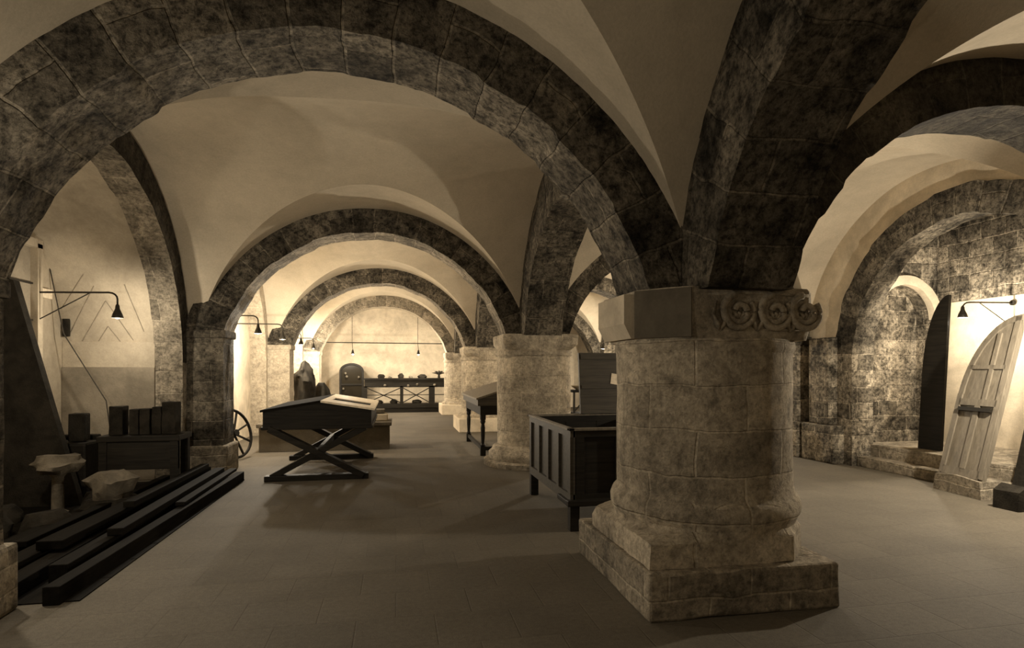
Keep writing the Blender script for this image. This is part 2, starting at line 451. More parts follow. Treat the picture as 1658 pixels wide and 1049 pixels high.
# paler corner block (left flank)
bm = bmesh.new()
pts = [(-.62, -.20), (-.60, .36), (-.40, .40), (-.40, -.22)]
a = [bm.verts.new((x, y, 1.70)) for x, y in pts]; b = [bm.verts.new((x - (.05 if k < 2 else 0), y, 1.80)) for k, (x, y) in enumerate(pts)]
c_ = [bm.verts.new((x - (.05 if k < 2 else 0), y, 1.995)) for k, (x, y) in enumerate(pts)]
for A, B in ((a, b), (b, c_)):
    for k in range(4): bm.faces.new((A[k], A[(k + 1) % 4], B[(k + 1) % 4], B[k]))
bm.faces.new(a[::-1]); bm.faces.new(c_)
o = finish('flank_block', bm, 'pale_stone', C1); o['label'] = 'smooth pale block on the left flank'
bm = bmesh.new(); nx, ny = -.731 * .012, -.682 * .012  # darker panel over the chamfered front-left corner
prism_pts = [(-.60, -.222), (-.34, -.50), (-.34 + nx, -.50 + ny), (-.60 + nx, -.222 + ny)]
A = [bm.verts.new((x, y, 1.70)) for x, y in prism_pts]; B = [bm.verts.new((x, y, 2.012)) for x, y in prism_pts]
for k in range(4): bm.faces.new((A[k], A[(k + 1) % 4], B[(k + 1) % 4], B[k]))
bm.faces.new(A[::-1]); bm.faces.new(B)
o = finish('corner_block', bm, 'dark_stone', C1); o['label'] = 'smooth dark corner'
# carved scrollwork on the front face of the capital
bm = bmesh.new()
yf = -.50
def sp(cx, cz, r0, r1, a0, a1, w0=.016, w1=.010, n=26):
    pts = []; rs = []
    for k in range(n + 1):
        t = k / n; a = math.radians(a0 + (a1 - a0) * t); r = r0 + (r1 - r0) * t
        pts.append((cx + r * math.cos(a), yf - .004 - .012 * math.sin(t * PI), cz + r * math.sin(a))); rs.append(w0 + (w1 - w0) * t)
    tube(bm, pts, rs, 7)
for cx, flip in ((-.02, 1), (.24, -1), (.46, 1)):
    sp(cx, 1.865, .112, .10, 100, 395, .026, .020)
    sp(cx, 1.865, .085, .030, 150, 520, .018, .024)
    for k in range(5):      # leaf fan inside the roundel
        a = math.radians(60 + k * 30)
        tube(bm, [(cx, yf + .005, 1.80), (cx + .05 * math.cos(a), yf - .012, 1.80 + .05 * math.sin(a)), (cx + .085 * math.cos(a), yf + .004, 1.80 + .085 * math.sin(a))], [.006, .015, .005], 6)
for cx in (-.15, .11, .35):
    for s in (-1, 1):
        tube(bm, [(cx, yf, 1.74), (cx + s * .03, yf - .014, 1.79), (cx + s * .045, yf - .01, 1.85), (cx + s * .02, yf, 1.93)], [.012, .018, .014, .006], 6)
tube(bm, [(-.24, yf + .01, 1.97), (0, yf, 1.985), (.3, yf, 1.98), (.5, yf + .01, 1.975)], .013, 6)
tube(bm, [(-.24, yf + .01, 1.755), (0, yf, 1.748), (.3, yf, 1.75), (.46, yf + .01, 1.755)], .010, 6)
o = finish('carved_scrollwork', bm, 'capital', C1, smooth=True, uv='cyl'); o['label'] = 'worn relief of scrolls and leaves'
bm = bmesh.new(); box(bm, -.3, .3, -.28, .28, 2.0, 2.7); finish('springer', bm, 'arch', C1)

def column(y, label, kind):
    t = thing('stone_column', label, 'column', (XC, y, 0))
    bm = bmesh.new()
    if kind == 'round':
        loft(bm, [(0, circ(.80)), (.07, circ(.80)), (.09, circ(.77))], 64); jag(bm, .010, y); finish('plinth', bm, 'plinth', t, smooth=True, angle=35, uv='cyl')
        bm = bmesh.new(); loft(bm, [(.085, circ(.70)), (.13, circ(.725)), (.19, circ(.72)), (.24, circ(.67)), (.28, circ(.66)), (.32, circ(.605))], 64); jag(bm, .008, y)
        finish('base_moulding', bm, 'column', t, smooth=True, angle=45, uv='cyl')
        z0 = .32
    else:
        box(bm, -.72, .72, -.72, .72, 0, .33, bev=.03); finish('plinth', bm, 'limewash', t)
        bm = bmesh.new(); loft(bm, [(.33, circ(.66)), (.38, circ(.66)), (.42, circ(.605))], 64)
        finish('base_moulding', bm, 'column', t, smooth=True, angle=45, uv='cyl'); z0 = .42
    bm = bmesh.new(); loft(bm, [(z0 + (1.70 - z0) * k / 14, circ(.585)) for k in range(15)], 80); jag(bm, .006, y * 2)
    finish('shaft', bm, 'column', t, smooth=True, angle=45, uv='cyl')
    bm = bmesh.new()
    loft(bm, [(1.69, circ(.59)), (1.71, circ(.605)), (1.76, circ(.605)), (1.78, circ(.59)), (1.80, lerpf(circ(.59), SQ(.56, .70), .5)), (1.87, SQ(.575, .74)), (2.0, SQ(.585, .76)), (2.02, SQ(.575, .75))], 128)
    jag(bm, .005, y * 3); finish('capital', bm, 'column', t, smooth=True, angle=35, uv='cyl')
    bm = bmesh.new(); box(bm, -.3, .3, -.28, .28, 2.0, 2.7); finish('springer', bm, 'arch', t)
    return t
column(ROW[2], 'middle round stone column on a round moulded base, behind the open chest', 'round')
column(ROW[3], 'third round stone column on a pale square plinth, behind the sloped desk', 'square')
column(ROW[4], 'farthest round stone column beside the far cross-braced bench', 'square')
column(ROW[0], 'round stone column behind the viewpoint', 'square')

# ------------------------------------------------------------------ walls
def wall_prism(name, outline, x0, x1, mat, extra=None):
    pass
def arched_wall(name, X, back, yc, Rw, zc, y0, y1, zt, mat, soffit_mat=None, zsill=0.0, swap=False):
    """wall slab between X (room face) and back with a round headed opening"""
    bm = bmesh.new(); n = 40
    arc = [(yc + Rw, zsill)] + [(yc + Rw * math.cos(PI * k / n), zc + Rw * math.sin(PI * k / n)) for k in range(n + 1)] + [(yc - Rw, zsill)]
    m = len(arc) - 1
    out = []
    for k, (y, z) in enumerate(arc):
        if k == 0: out.append((y1, zsill))
        elif k == m: out.append((y0, zsill))
        else:
            a = math.atan2(z - zc, y - yc)
            # project to rectangle border
            c, s = math.cos(a), math.sin(a)
            t = 99
            if c > 1e-6: t = min(t, (y1 - yc) / c)
            if c < -1e-6: t = min(t, (y0 - yc) / c)
            if s > 1e-6: t = min(t, (zt - zc) / s)
            out.append((yc + c * t, zc + s * t))
    for xx in (X, back):
        A = [bm.verts.new((xx, y, z)) for y, z in arc]; B = [bm.verts.new((xx, y, z)) for y, z in out]
        for k in range(m): 
            if (Vector(arc[k]) - Vector(arc[k + 1])).length + (Vector(out[k]) - Vector(out[k + 1])).length > 1e-4:
                bm.faces.new((A[k], A[k + 1], B[k + 1], B[k]))
        if xx == X: FA = A
        else: BA = A
    for k in range(m): bm.faces.new((FA[k], FA[k + 1], BA[k + 1], BA[k]))
    if swap:
        for v in bm.verts: v.co = Vector((v.co.y, v.co.x, v.co.z))
    return struct(finish(name, bm, mat, smooth=True, angle=30))

def shell(name, X, back, yc, Rw, zc, mat, backmat=None):
    """barrel-headed recess: inner lining from X to back, closed by a back wall"""
    bm = bmesh.new(); n = 40
    arc = [(yc + Rw, 0)] + [(yc + Rw * math.cos(PI * k / n), zc + Rw * math.sin(PI * k / n)) for k in range(n + 1)] + [(yc - Rw, 0)]
    NX = 10
    rows = [[bm.verts.new((X + (back - X) * j / NX, y, z)) for j in range(NX + 1)] for y, z in arc]
    for a, b in zip(rows, rows[1:]):
        for j in range(NX): bm.faces.new((a[j], a[j + 1], b[j + 1], b[j]))
    o = struct(finish(name, bm, mat, smooth=True, angle=40))
    bm = bmesh.new(); t = .2 if back > X else -.2
    box(bm, min(back, back + t), max(back, back + t), yc - Rw - .1, yc + Rw + .1, 0, zc + Rw + .1)
    o2 = struct(finish(name, bm, backmat or mat))
    return o, o2
# left wall ------------------------------------------------------
XL2 = XWL - .35
RWA, ZWA = 2.20, 1.58
for i in range(4):
    y = BAY[i]
    arched_wall('wall_left', XWL - .03, XL2 - .0, y, RWA + .05, ZWA, y - SP / 2, y + SP / 2, 4.6, 'plaster_dull')
    if i in (0, 1):
        shell('wall_left', XL2, -4.3, y, RWA + .03, ZWA, 'recess')
    else:
        bm = bmesh.new(); box(bm, XL2 - .3, XL2 + .02, y - SP / 2, y + SP / 2, 0, 4.6); struct(finish('wall_left', bm, 'limewash'))
    # pilaster below each foot of the wall arch
wlab = ['stone arch in the left wall beside the viewpoint', 'dark-faced stone arch over the lit left recess with the bracket lamp',
        'stone wall arch in the left wall beyond the wheel', 'farthest stone wall arch on the left']
for i in range(4):
    ring = arch_ring('X', RWA, ZWA, .175, .44, .0 + ZWA, xmax=None, nseg=64, seed=50 + i, amp=.007)
    put_arch('wall_arch', 'arch_pale_lit' if i < 2 else 'pale_pier', ring, (XWL - .175, BAY[i], 0), wlab[i], face='arch_shaded' if i < 2 else 'pale_pier')  # near rings: soffit coloured as lit, face as shaded
    for s in (-1, 1):
        bm = bmesh.new(); yy = BAY[i] + s * (RWA + .17)
        box(bm, XWL - .35, XWL, min(yy - .17, yy + .17), max(yy - .17, yy + .17), 0, ZWA)
        bmesh.ops.subdivide_edges(bm, edges=bm.edges[:], cuts=5, use_grid_fill=True); jag(bm, .006, yy)
        struct(finish('trim_%d' % (10 + i * 2 + (s > 0)), bm, 'arch_pale_lit' if i < 2 else 'pale_pier'))
# piers of the transverse arches on the left wall
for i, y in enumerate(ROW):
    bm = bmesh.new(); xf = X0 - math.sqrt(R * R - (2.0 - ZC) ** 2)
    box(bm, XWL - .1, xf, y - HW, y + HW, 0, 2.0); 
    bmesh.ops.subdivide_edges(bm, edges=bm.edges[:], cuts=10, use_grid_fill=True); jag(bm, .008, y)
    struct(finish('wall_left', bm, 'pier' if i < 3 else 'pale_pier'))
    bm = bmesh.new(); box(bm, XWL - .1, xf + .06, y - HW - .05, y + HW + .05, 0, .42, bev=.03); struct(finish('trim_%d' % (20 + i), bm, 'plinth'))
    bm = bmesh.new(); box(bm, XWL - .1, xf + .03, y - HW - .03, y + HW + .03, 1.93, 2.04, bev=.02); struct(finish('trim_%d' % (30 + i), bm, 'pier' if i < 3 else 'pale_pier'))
# end walls
bm = bmesh.new(); box(bm, -6, 11, YEND, YEND + .3, 0, 5); struct(finish('wall_back', bm, 'limewash'))
bm = bmesh.new(); box(bm, -6, 11, YBACK - .3, YBACK, 0, 5); struct(finish('wall_front', bm, 'plaster_dull'))
bm = bmesh.new(); box(bm, -4.8, XWL, YBACK, BAY[0] - RWA - .4, 0, 5); struct(finish('wall_left', bm, 'plaster_dull'))
bm = bmesh.new(); box(bm, -4.8, XWL, BAY[3] + RWA + .5, YEND, 0, 5); struct(finish('wall_left', bm, 'limewash'))
# ledge of the end wall inside the lit recess
ye = BAY[1] + RWA + .03
bm = bmesh.new(); box(bm, -4.3, XWL - .34, ye - .06, ye + .1, 0, 1.52, bev=.01); struct(finish('trim_1', bm, 'plaster_dull'))
bm = bmesh.new(); box(bm, -4.3, XWL - .34, ye - .045, ye + .1, 1.50, 1.86, bev=.01); struct(finish('trim_2', bm, 'recess'))

# right wall -----------------------------------------------------
YR, RR, ZR = 6.15, 1.72, 1.72      # the deep wall arch of the first right bay
XRF = 6.95
for i in range(4):
    y = BAY[i]
    if i == 1:
        arched_wall('wall_right', XRF, XRF + .3, YR, RR, ZR, y - SP / 2, y + SP / 2, 4.6, 'limewash')
    else:
        arched_wall('wall_right', XRF + .05, XRF + .45, y, 1.9, ZR, y - SP / 2, y + SP / 2, 4.6, 'rubble')
        bm = bmesh.new(); box(bm, XRF + .44, XRF + .6, y - SP / 2, y + SP / 2, 0, 4.6); struct(finish('wall_right', bm, 'limewash'))
    rlab = ['stone arch in the right wall beside the viewpoint', 'broad rugged stone wall arch over the stepped doorway at right',
            'stone wall arch in the right aisle beyond the leaning door', 'farthest stone wall arch in the right aisle']
    ring = arch_ring('X', (RR if i == 1 else 1.9) - .02, ZR, .22, .37, ZR, xmax=None, nseg=64, seed=70 + i, amp=.012, hw2=.16 if i == 1 else None)
    put_arch('wall_arch', 'arch', ring, (XRF + .16, YR if i == 1 else y, 0), rlab[i])
for i, y in enumerate(ROW):
    bm = bmesh.new(); xf = XR + math.sqrt(R * R - (2.0 - ZC) ** 2)
    box(bm, xf, XRF + .2, y - HW, y + HW, .6, 2.0); bmesh.ops.subdivide_edges(bm, edges=bm.edges[:], cuts=8, use_grid_fill=True); jag(bm, .008, y)
    struct(finish('wall_right', bm, 'rubble'))
    bm = bmesh.new(); box(bm, xf - .06, XRF + .2, y - HW - .06, y + HW + .06, 0, .6, bev=.02)
    struct(finish('trim_%d' % (40 + i), bm, 'rubble'))
    bm = bmesh.new(); box(bm, xf - .04, XRF + .2, y - HW - .04, y + HW + .04, 1.9, 2.04, bev=.02); struct(finish('trim_%d' % (50 + i), bm, 'pier'))
# engaged shaft and low ledge between the respond and the stepped recess
bm = bmesh.new(); box(bm, XRF - .22, XRF + .1, 8.16, 8.62, .6, 2.0, bev=.03); bmesh.ops.subdivide_edges(bm, edges=bm.edges[:], cuts=3, use_grid_fill=True); jag(bm, .01, 3.3)
struct(finish('wall_right', bm, 'rubble'))
bm = bmesh.new(); box(bm, XRF - .26, XRF + .1, 8.02, 8.75, 0, .6, bev=.03); struct(finish('trim_60', bm, 'rubble'))
# deep recess behind the right wall arch: splayed far jamb, back wall, near jamb, vault
def quadwall(name, p, q, z0, z1, th, mat, amp=.012):
    bm = bmesh.new(); bar(bm, (p[0], p[1], (z0 + z1) / 2), (q[0], q[1], (z0 + z1) / 2), th, z1 - z0)
    bmesh.ops.subdivide_edges(bm, edges=bm.edges[:], cuts=12, use_grid_fill=True); jag(bm, amp, p[0])
    return struct(finish(name, bm, mat))
XB = 8.75
bm = bmesh.new(); box(bm, XB, XB + .2, 3.9, 8.6, 0, 4.2); struct(finish('wall_right', bm, 'limewash'))
bm = bmesh.new(); box(bm, XRF + .28, XB, 3.9, 4.2, 0, 4.2); struct(finish('wall_right', bm, 'rubble'))
bm = bmesh.new(); box(bm, XRF + .28, XB, 3.9, 8.6, 3.78, 4.0); bmesh.ops.subdivide_edges(bm, edges=bm.edges[:], cuts=10, use_grid_fill=True); jag(bm, .02, 2.2); struct(finish('ceiling', bm, 'rubble'))
for sgn in (-1, 1):
    ym = YR + sgn * (RR + .165)
    bm = bmesh.new(); box(bm, XRF - .06, XRF + .32, ym - .185, ym + .185, 0, ZR + .01); bmesh.ops.subdivide_edges(bm, edges=bm.edges[:], cuts=6, use_grid_fill=True); jag(bm, .01, ym)
    struct(finish('trim_%d' % (71 + sgn), bm, 'rubble'))
bm = bmesh.new(); box(bm, XB - .05, XB + .02, 4.2, 8.09, 2.56, 3.8); bmesh.ops.subdivide_edges(bm, edges=bm.edges[:], cuts=10, use_grid_fill=True); jag(bm, .012, 6.6)
struct(finish('wall_right', bm, 'rubble'))
NX, NZ, NR = 8.06, 2.30, .56
wn = arched_wall('wall_right', 8.10, 8.42, NX, NR, NZ, XRF + .29, XB, 3.9, 'rubble', swap=True)
bm = bmesh.new(); box(bm, XRF + .3, XB, 8.40, 8.6, 0, 4.2); struct(finish('wall_right', bm, 'rubble'))
put_arch('niche_arch', 'pale_stone', arch_ring('Y', NR - .01, NZ, .06, .15, NZ, xmax=None, nseg=40, seed=90, amp=.006), (NX, 8.09, 0), 'pale voussoir arch over the rubble niche above the steps')
# camera ---------------------------------------------------------
F = 950.0; THETA = math.atan((829 - 641.2) / F)
cam = bpy.data.cameras.new('camera'); co = bpy.data.objects.new('camera', cam); COL.objects.link(co)
co.location = (0, 0, 1.5); co.rotation_euler = (PI / 2, 0, -THETA)
cam.sensor_width = 36; cam.lens = 36 * F / 1658; cam.shift_y = (596.6 - 524.5) / 1658
cam.clip_start = .05
SC.camera = co

# ------------------------------------------------------------------ OBJECTS
def prism(bm, pts, a, b, plane='XZ'):
    """extrude polygon: plane XZ between y=a..b ; plane YZ between x=a..b ; plane XY between z=a..b"""
    def P(u, v, w):
        return (u, w, v) if plane == 'XZ' else ((w, u, v) if plane == 'YZ' else (u, v, w))
    A = [bm.verts.new(P(u, v, a)) for u, v in pts]; B = [bm.verts.new(P(u, v, b)) for u, v in pts]
    n = len(pts)
    for k in range(n): bm.faces.new((A[k], A[(k + 1) % n], B[(k + 1) % n], B[k]))
    bm.faces.new(A[::-1]); bm.faces.new(B)

# --- gabled display case on cross-frame trestles
t = thing('display_case', 'dark gabled display case with pale-framed glass lid on crossed trestle legs', 'display case', (-1.03, 8.25, 0))
w_, d_ = .70, 2.0
bm = bmesh.new(); prism(bm, [(-w_, .70), (w_, .70), (w_, .935), (.03, 1.045), (-w_, .935)], 0, d_); finish('case_body', bm, 'oak', t)
bm = bmesh.new(); box(bm, -w_ - .02, w_ + .02, -.025, d_ + .02, .685, .725, bev=.008); finish('lower_moulding', bm, 'oak', t)
sl = (1.045 - .935) / (w_ - .03)
def on_slope(x, z=0): return 1.045 - sl * (abs(x - .03)) + z
bm = bmesh.new(); prism(bm, [(-w_ - .03, on_slope(-w_ - .03)), (.03, on_slope(.03)), (.03, on_slope(.03) + .028), (-w_ - .03, on_slope(-w_ - .03) + .028)], -.03, d_ + .03)
finish('lid', bm, 'felt', t)
lid = None
bm = bmesh.new()
def slab_on(bm, xa, xb, ya, yb, th=.026, base=.001):
    vs = []
    for x in (xa, xb):
        for y in (ya, yb):
            for h in (base, base + th): vs.append(bm.verts.new((x, y, on_slope(x, h))))
    for f in [(0, 1, 3, 2), (4, 6, 7, 5), (0, 4, 5, 1), (2, 3, 7, 6), (0, 2, 6, 4), (1, 5, 7, 3)]: bm.faces.new([vs[i] for i in f])
slab_on(bm, .035, .13, -.03, d_ + .03); slab_on(bm, .66, .74, -.03, d_ + .03)
slab_on(bm, .13, .66, -.03, .50); slab_on(bm, .13, .66, 1.0, d_ + .03)
lf = finish('glazed_lid', bm, 'lath', t); lf['label'] = 'pale lid frame'
bm = bmesh.new(); slab_on(bm, .125, .665, .49, 1.01, .008, .004); finish('glass', bm, 'felt', lf)
for yy in (.04, d_ - .10):
    f = None
    bm = bmesh.new(); box(bm, -.68, .66, yy - .07, yy + .07, 0, .075, bev=.01); f = finish('foot_beam', bm, 'oak', t)
    for s in (-1, 1):
        bm = bmesh.new(); bar(bm, (-s * .60, yy + s * .03, .05), (s * .62, yy + s * .03, .70), .08, .155, up=(0, 1, 0), bev=.006); finish('leg', bm, 'oak', t)
bm = bmesh.new(); bar(bm, (0, .0, .375), (0, d_ - .06, .375), .06, .09, bev=.006); finish('stretcher', bm, 'oak', t)

# --- long low stone bench/tomb behind it
t = thing('stone_bench', 'long low stone bench behind the trestle display case', 'bench', (-1.25, 11.55, 0))
bm = bmesh.new(); box(bm, -1.15, 1.13, -.42, .42, 0, .44, bev=.01); finish('base', bm, 'dark_stone', t)
bm = bmesh.new(); box(bm, -1.19, 1.17, -.46, .46, .44, .51, bev=.015); finish('top_slab', bm, 'frag', t)
t = tag(finish('stone_block', (lambda b: (box(b, -.17, .17, -.2, .2, 0, .13, bev=.02), jag(b, .006, 1), b)[2])(bmesh.new()), 'pale_stone', loc=(-.32, 11.5, .512)), 'lower pale stone block on the right end of the low bench', 'stone block')
t = tag(finish('stone_block', (lambda b: (box(b, -.13, .13, -.16, .16, 0, .075, bev=.015), jag(b, .006, 5), b)[2])(bmesh.new()), 'frag', loc=(-.34, 11.5, .65)), 'small flat stone resting on the pale block of the low bench', 'stone block')

# --- sloped reading desk by the middle column
t = thing('display_desk', 'oak display desk with gabled top on turned legs between the columns', 'desk', (1.42, 9.98, 0))
dw, dl = 1.3, 2.1
bm = bmesh.new(); prism(bm, [(-.05, .86), (dw + .05, .86), (dw + .05, .97), (dw / 2, 1.20), (-.05, .97)], -.05, dl + .05); finish('case_body', bm, 'oak_mid', t)
for s in (0, 1):
    bm = bmesh.new()
    if s == 0: prism(bm, [(-.08, .965), (dw / 2, 1.20), (dw / 2, 1.23), (-.08, .995)], -.08, dl + .08)
    else: prism(bm, [(dw + .08, .965), (dw / 2, 1.20), (dw / 2, 1.23), (dw + .08, .995)], -.08, dl + .08)
    o = finish('lid', bm, 'oak_pale', t); o['label'] = 'sloping pale lid'
bm = bmesh.new(); box(bm, .0, dw, 0, dl, .70, .86); finish('apron', bm, 'oak', t)
for lx in (.05, dw - .05):
    for ly in (.05, dl - .05):
        bm = bmesh.new(); box(bm, lx - .045, lx + .045, ly - .045, ly + .045, .62, .86); box(bm, lx - .045, lx + .045, ly - .045, ly + .045, 0, .16)
        lathe(bm, [(.03, .155), (.045, .18), (.028, .21), (.036, .35), (.04, .48), (.028, .54), (.046, .58), (.04, .625)], 16, lx, ly)
        finish('leg', bm, 'oak', t)
bm = bmesh.new(); bar(bm, (.05, .05, .12), (.05, dl - .05, .12), .05, .06); bar(bm, (.05, .05, .12), (dw - .05, .05, .12), .05, .06); bar(bm, (dw - .05, .05, .12), (dw - .05, dl - .05, .12), .05, .06)
finish('stretcher', bm, 'oak', t)

# --- open vestment chest between the columns
t = thing('open_chest', 'large dark panelled oak chest on legs, its lid raised, behind the near column', 'chest', (1.57, 5.18, 0))
cw, cl = 1.35, 1.68          # x, y
bm = bmesh.new()
def framed(bm, p0, p1, z0, z1, nrm, n, st=.09, th=.05):
    """frame-and-panel side from p0 to p1"""
    p0 = Vector((*p0, 0)); p1 = Vector((*p1, 0)); d = (p1 - p0); ln = d.length; d.normalize()
    nv = Vector((*nrm, 0))
    def b(a, c, za, zb, off, w):
        q0 = p0 + d * a - nv * (off); q1 = p0 + d * c - nv * (off)
        bar(bm, (q0.x, q0.y, (za + zb) / 2), (q1.x, q1.y, (za + zb) / 2), w, zb - za)
    b(0, ln, z0, z1, th * .5 + .012, .018)
    b(0, ln, z0, z0 + st, th / 2, th); b(0, ln, z1 - st * .7, z1, th / 2, th)
    for k in range(n + 1):
        c = st / 2 + (ln - st) * k / n; b(c - st * .45, c + st * .45, z0 + st, z1 - st * .7, th / 2, th)
names = []
bm = bmesh.new(); framed(bm, (0, 0), (0, cl), .25, .93, (-1, 0), 4); finish('side_panel', bm, 'oak_mid', t)
bm = bmesh.new(); framed(bm, (cw, 0), (cw, cl), .25, .93, (1, 0), 4); finish('side_panel', bm, 'oak_mid', t)
bm = bmesh.new(); framed(bm, (.05, 0), (cw - .05, 0), .25, .93, (0, -1), 3); finish('front_panel', bm, 'oak', t)
bm = bmesh.new(); framed(bm, (.05, cl), (cw - .05, cl), .25, .93, (0, 1), 3); finish('back_panel', bm, 'oak', t)
bm = bmesh.new(); box(bm, .02, cw - .02, .02, cl - .02, .24, .28); finish('floor_board', bm, 'oak', t)
bm = bmesh.new(); box(bm, -.035, cw + .02, -.045, .03, .235, .295, bev=.012); box(bm, -.03, .02, -.04, .35, .235, .285, bev=.01); finish('base_moulding', bm, 'oak', t)
bm = bmesh.new()
for a in ((-.02, cw + .02, -.025, .035), (-.02, cw + .02, cl - .035, cl + .025), (-.02, .035, -.025, cl + .02), (cw - .035, cw + .02, -.025, cl + .02)): box(bm, *a, .928, .952, bev=.004)
o = finish('rim', bm, 'oak_pale', t); o['label'] = 'worn pale top edge'
for lx in (.045, cw - .045):
    for ly in (.045, cl - .045):
        bm = bmesh.new(); box(bm, lx - .045, lx + .045, ly - .045, ly + .045, 0, .25, bev=.006); finish('leg', bm, 'oak', t)
bm = bmesh.new(); mt = Matrix.Translation((.62, cl - .05, .955)) @ Matrix.Rotation(math.radians(-7), 4, 'X')
box(bm, 0, .76, -.02, .02, 0, .74, mat=mt); box(bm, .02, .74, -.035, -.015, .30, .34, mat=mt); box(bm, .02, .74, -.035, -.015, .66, .72, mat=mt)
ld = finish('lid', bm, 'oak_mid', t); ld['label'] = 'raised lid'
bm = bmesh.new(); mt2 = mt @ Matrix.Translation((.39, -.024, .36)) @ Matrix.Rotation(.18, 4, 'Y'); box(bm, 0, .085, -.003, 0, 0, .13, mat=mt2)
o = finish('paper_label', bm, 'paper', ld); o['label'] = 'small white paper label'
# iron-framed stand behind the chest
t = thing('iron_stand', 'small dark iron stand with pale dish, right of the middle column', 'stand', (2.98, 9.3, 0))
bm = bmesh.new()
for sx in (-.14, .14):
    for sy in (-.14, .14): bar(bm, (sx, sy, 0), (sx, sy, 1.12), .028, .028)
bar(bm, (-.14, -.14, .8), (.14, -.14, 1.1), .02, .02); bar(bm, (-.14, -.14, .55), (.14, -.14, .55), .025, .04); finish('frame', bm, 'iron', t)
bm = bmesh.new(); box(bm, -.17, .17, -.17, .17, 1.11, 1.15, bev=.008); finish('top', bm, 'oak', t)
bm = bmesh.new(); box(bm, -.15, .15, -.15, .15, .5, .78, bev=.008); finish('drawer_box', bm, 'oak', t)
bm = bmesh.new(); lathe(bm, [(.05, 0), (.06, .012), (.12, .05), (.13, .07), (.115, .07), (.05, .02)], 20)
tag(finish('dish', bm, 'pale_stone', loc=(2.96, 9.28, 1.151), smooth=True), 'pale dish on the iron stand right of the middle column', 'dish')

# --- right aisle : doorway recess
bm = bmesh.new(); box(bm, 6.97, 7.32, 5.0, 7.84, 0, .15, bev=.012); struct(finish('trim_61', bm, 'plinth'))
bm = bmesh.new(); box(bm, 7.22, XB, 4.3, 8.05, .0, .33, bev=.012); struct(finish('trim_62', bm, 'plinth'))
# dark half-arched door leaf inside the recess
def half_leaf(wd, hs, ht, th):
    pts = [(0, 0), (wd, 0), (wd, ht)]
    n = 14
    for k in range(1, n + 1):
        a = k / n
        pts.append((wd - wd * math.sin(a * PI / 2) , hs + (ht - hs) * math.cos(a * PI / 2)))
    bm = bmesh.new(); prism(bm, pts, 0, th); return bm
def leaf(name, label, loc, rz, lean, wd, hs, ht, mat, detail=True):
    t = thing(name, label, 'door leaf', loc, rz)
    rot = Matrix.Rotation(lean, 4, 'X') @ Matrix.Identity(4)
    bm = half_leaf(wd, hs, ht, .045); bmesh.ops.transform(bm, matrix=rot, verts=bm.verts); finish('leaf', bm, mat, t)
    if detail:
        # raised stiles and rails following the outline
        bm = bmesh.new()
        def b(a, c, w=.07): 
            bar(bm, (a[0], -.008, a[1]), (c[0], -.008, c[1]), .022, w, up=(0, 0, 1) if abs(c[0] - a[0]) > abs(c[1] - a[1]) else (1, 0, 0))
        b((.04, 0.02), (.04, hs)); b((wd - .04, .02), (wd - .04, ht - .03)); b((.05, .06), (wd - .05, .06), .10)
        b((.05, .92), (wd - .05, .92), .08); b((.08, 1.36), (wd - .05, 1.36), .05); b((wd * .52, .06), (wd * .52, .88), .07); b((wd * .62, .96), (wd * .62, ht - .22), .05)
        pr = None
        for k in range(13):
            a = k / 12 * PI / 2; q = (wd - (wd - .045) * math.sin(a), hs + (ht - .045 - hs) * math.cos(a))
            if pr: b(pr, q, .07)
            pr = q
        bmesh.ops.transform(bm, matrix=rot, verts=bm.verts); finish('stiles_and_rails', bm, mat, t)
        bm = bmesh.new(); bar(bm, (.09, -.025, .83), (wd - .08, -.025, .83), .05, .045); bmesh.ops.transform(bm, matrix=rot, verts=bm.verts)
        o = finish('cross_bar', bm, 'oak', t); o['label'] = 'dark iron bar across the leaf'
    return t
DOOR = leaf('door_leaf', 'pale half-arched oak door leaf leaning beside the steps at far right', (6.66, 6.16, .20), -PI / 2 - .12, math.radians(-15), .62, 1.02, 2.0, 'oak_pale')
bm = bmesh.new(); prism(bm, [(-.02, 0), (.66, 0), (.64, .2), (.30, .225), (.02, .20)], -.06, .20); rough(bm, .012, 6)
tag(finish('stone_block', bm, 'plinth', loc=(6.66, 6.16, 0.0)), 'rough stone block under the pale leaning door leaf', 'stone block').rotation_euler = (0, 0, -PI / 2 - .12)
leaf('door_leaf', 'black half-arched door leaf standing on the top step', (7.52, 7.30, .335), -PI / 2 + .05, math.radians(-4), .35, 1.1, 2.22, 'oak', False)
bm = bmesh.new(); mt = Matrix.Translation((6.93, 5.52, 0)) @ Matrix.Rotation(math.radians(15), 4, 'Y'); box(bm, 0, .09, -.62, .0, 0, 1.9, mat=mt)
tag(finish('timber_board', bm, 'oak', loc=(0, 0, .02)), 'black board leaning behind the pale door leaf at the right edge', 'board')
bm = bmesh.new(); prism(bm, [(0, 0), (.22, 0), (.20, .16), (.12, .26), (.02, .20)], 0, .25); rough(bm, .02, 5)
tag(finish('stone_fragment', bm, 'frag_dark', loc=(6.35, 4.98, 0)), 'small dark stone lump on the floor at the right edge', 'stone')
# narrow doorway in the next right bay: dark block for its unlit opening
bm = bmesh.new(); box(bm, XRF + .30, XRF + .46, 9.4, 10.3, 0, 2.2, bev=.01); struct(finish('door_1', bm, 'frag_dark'))

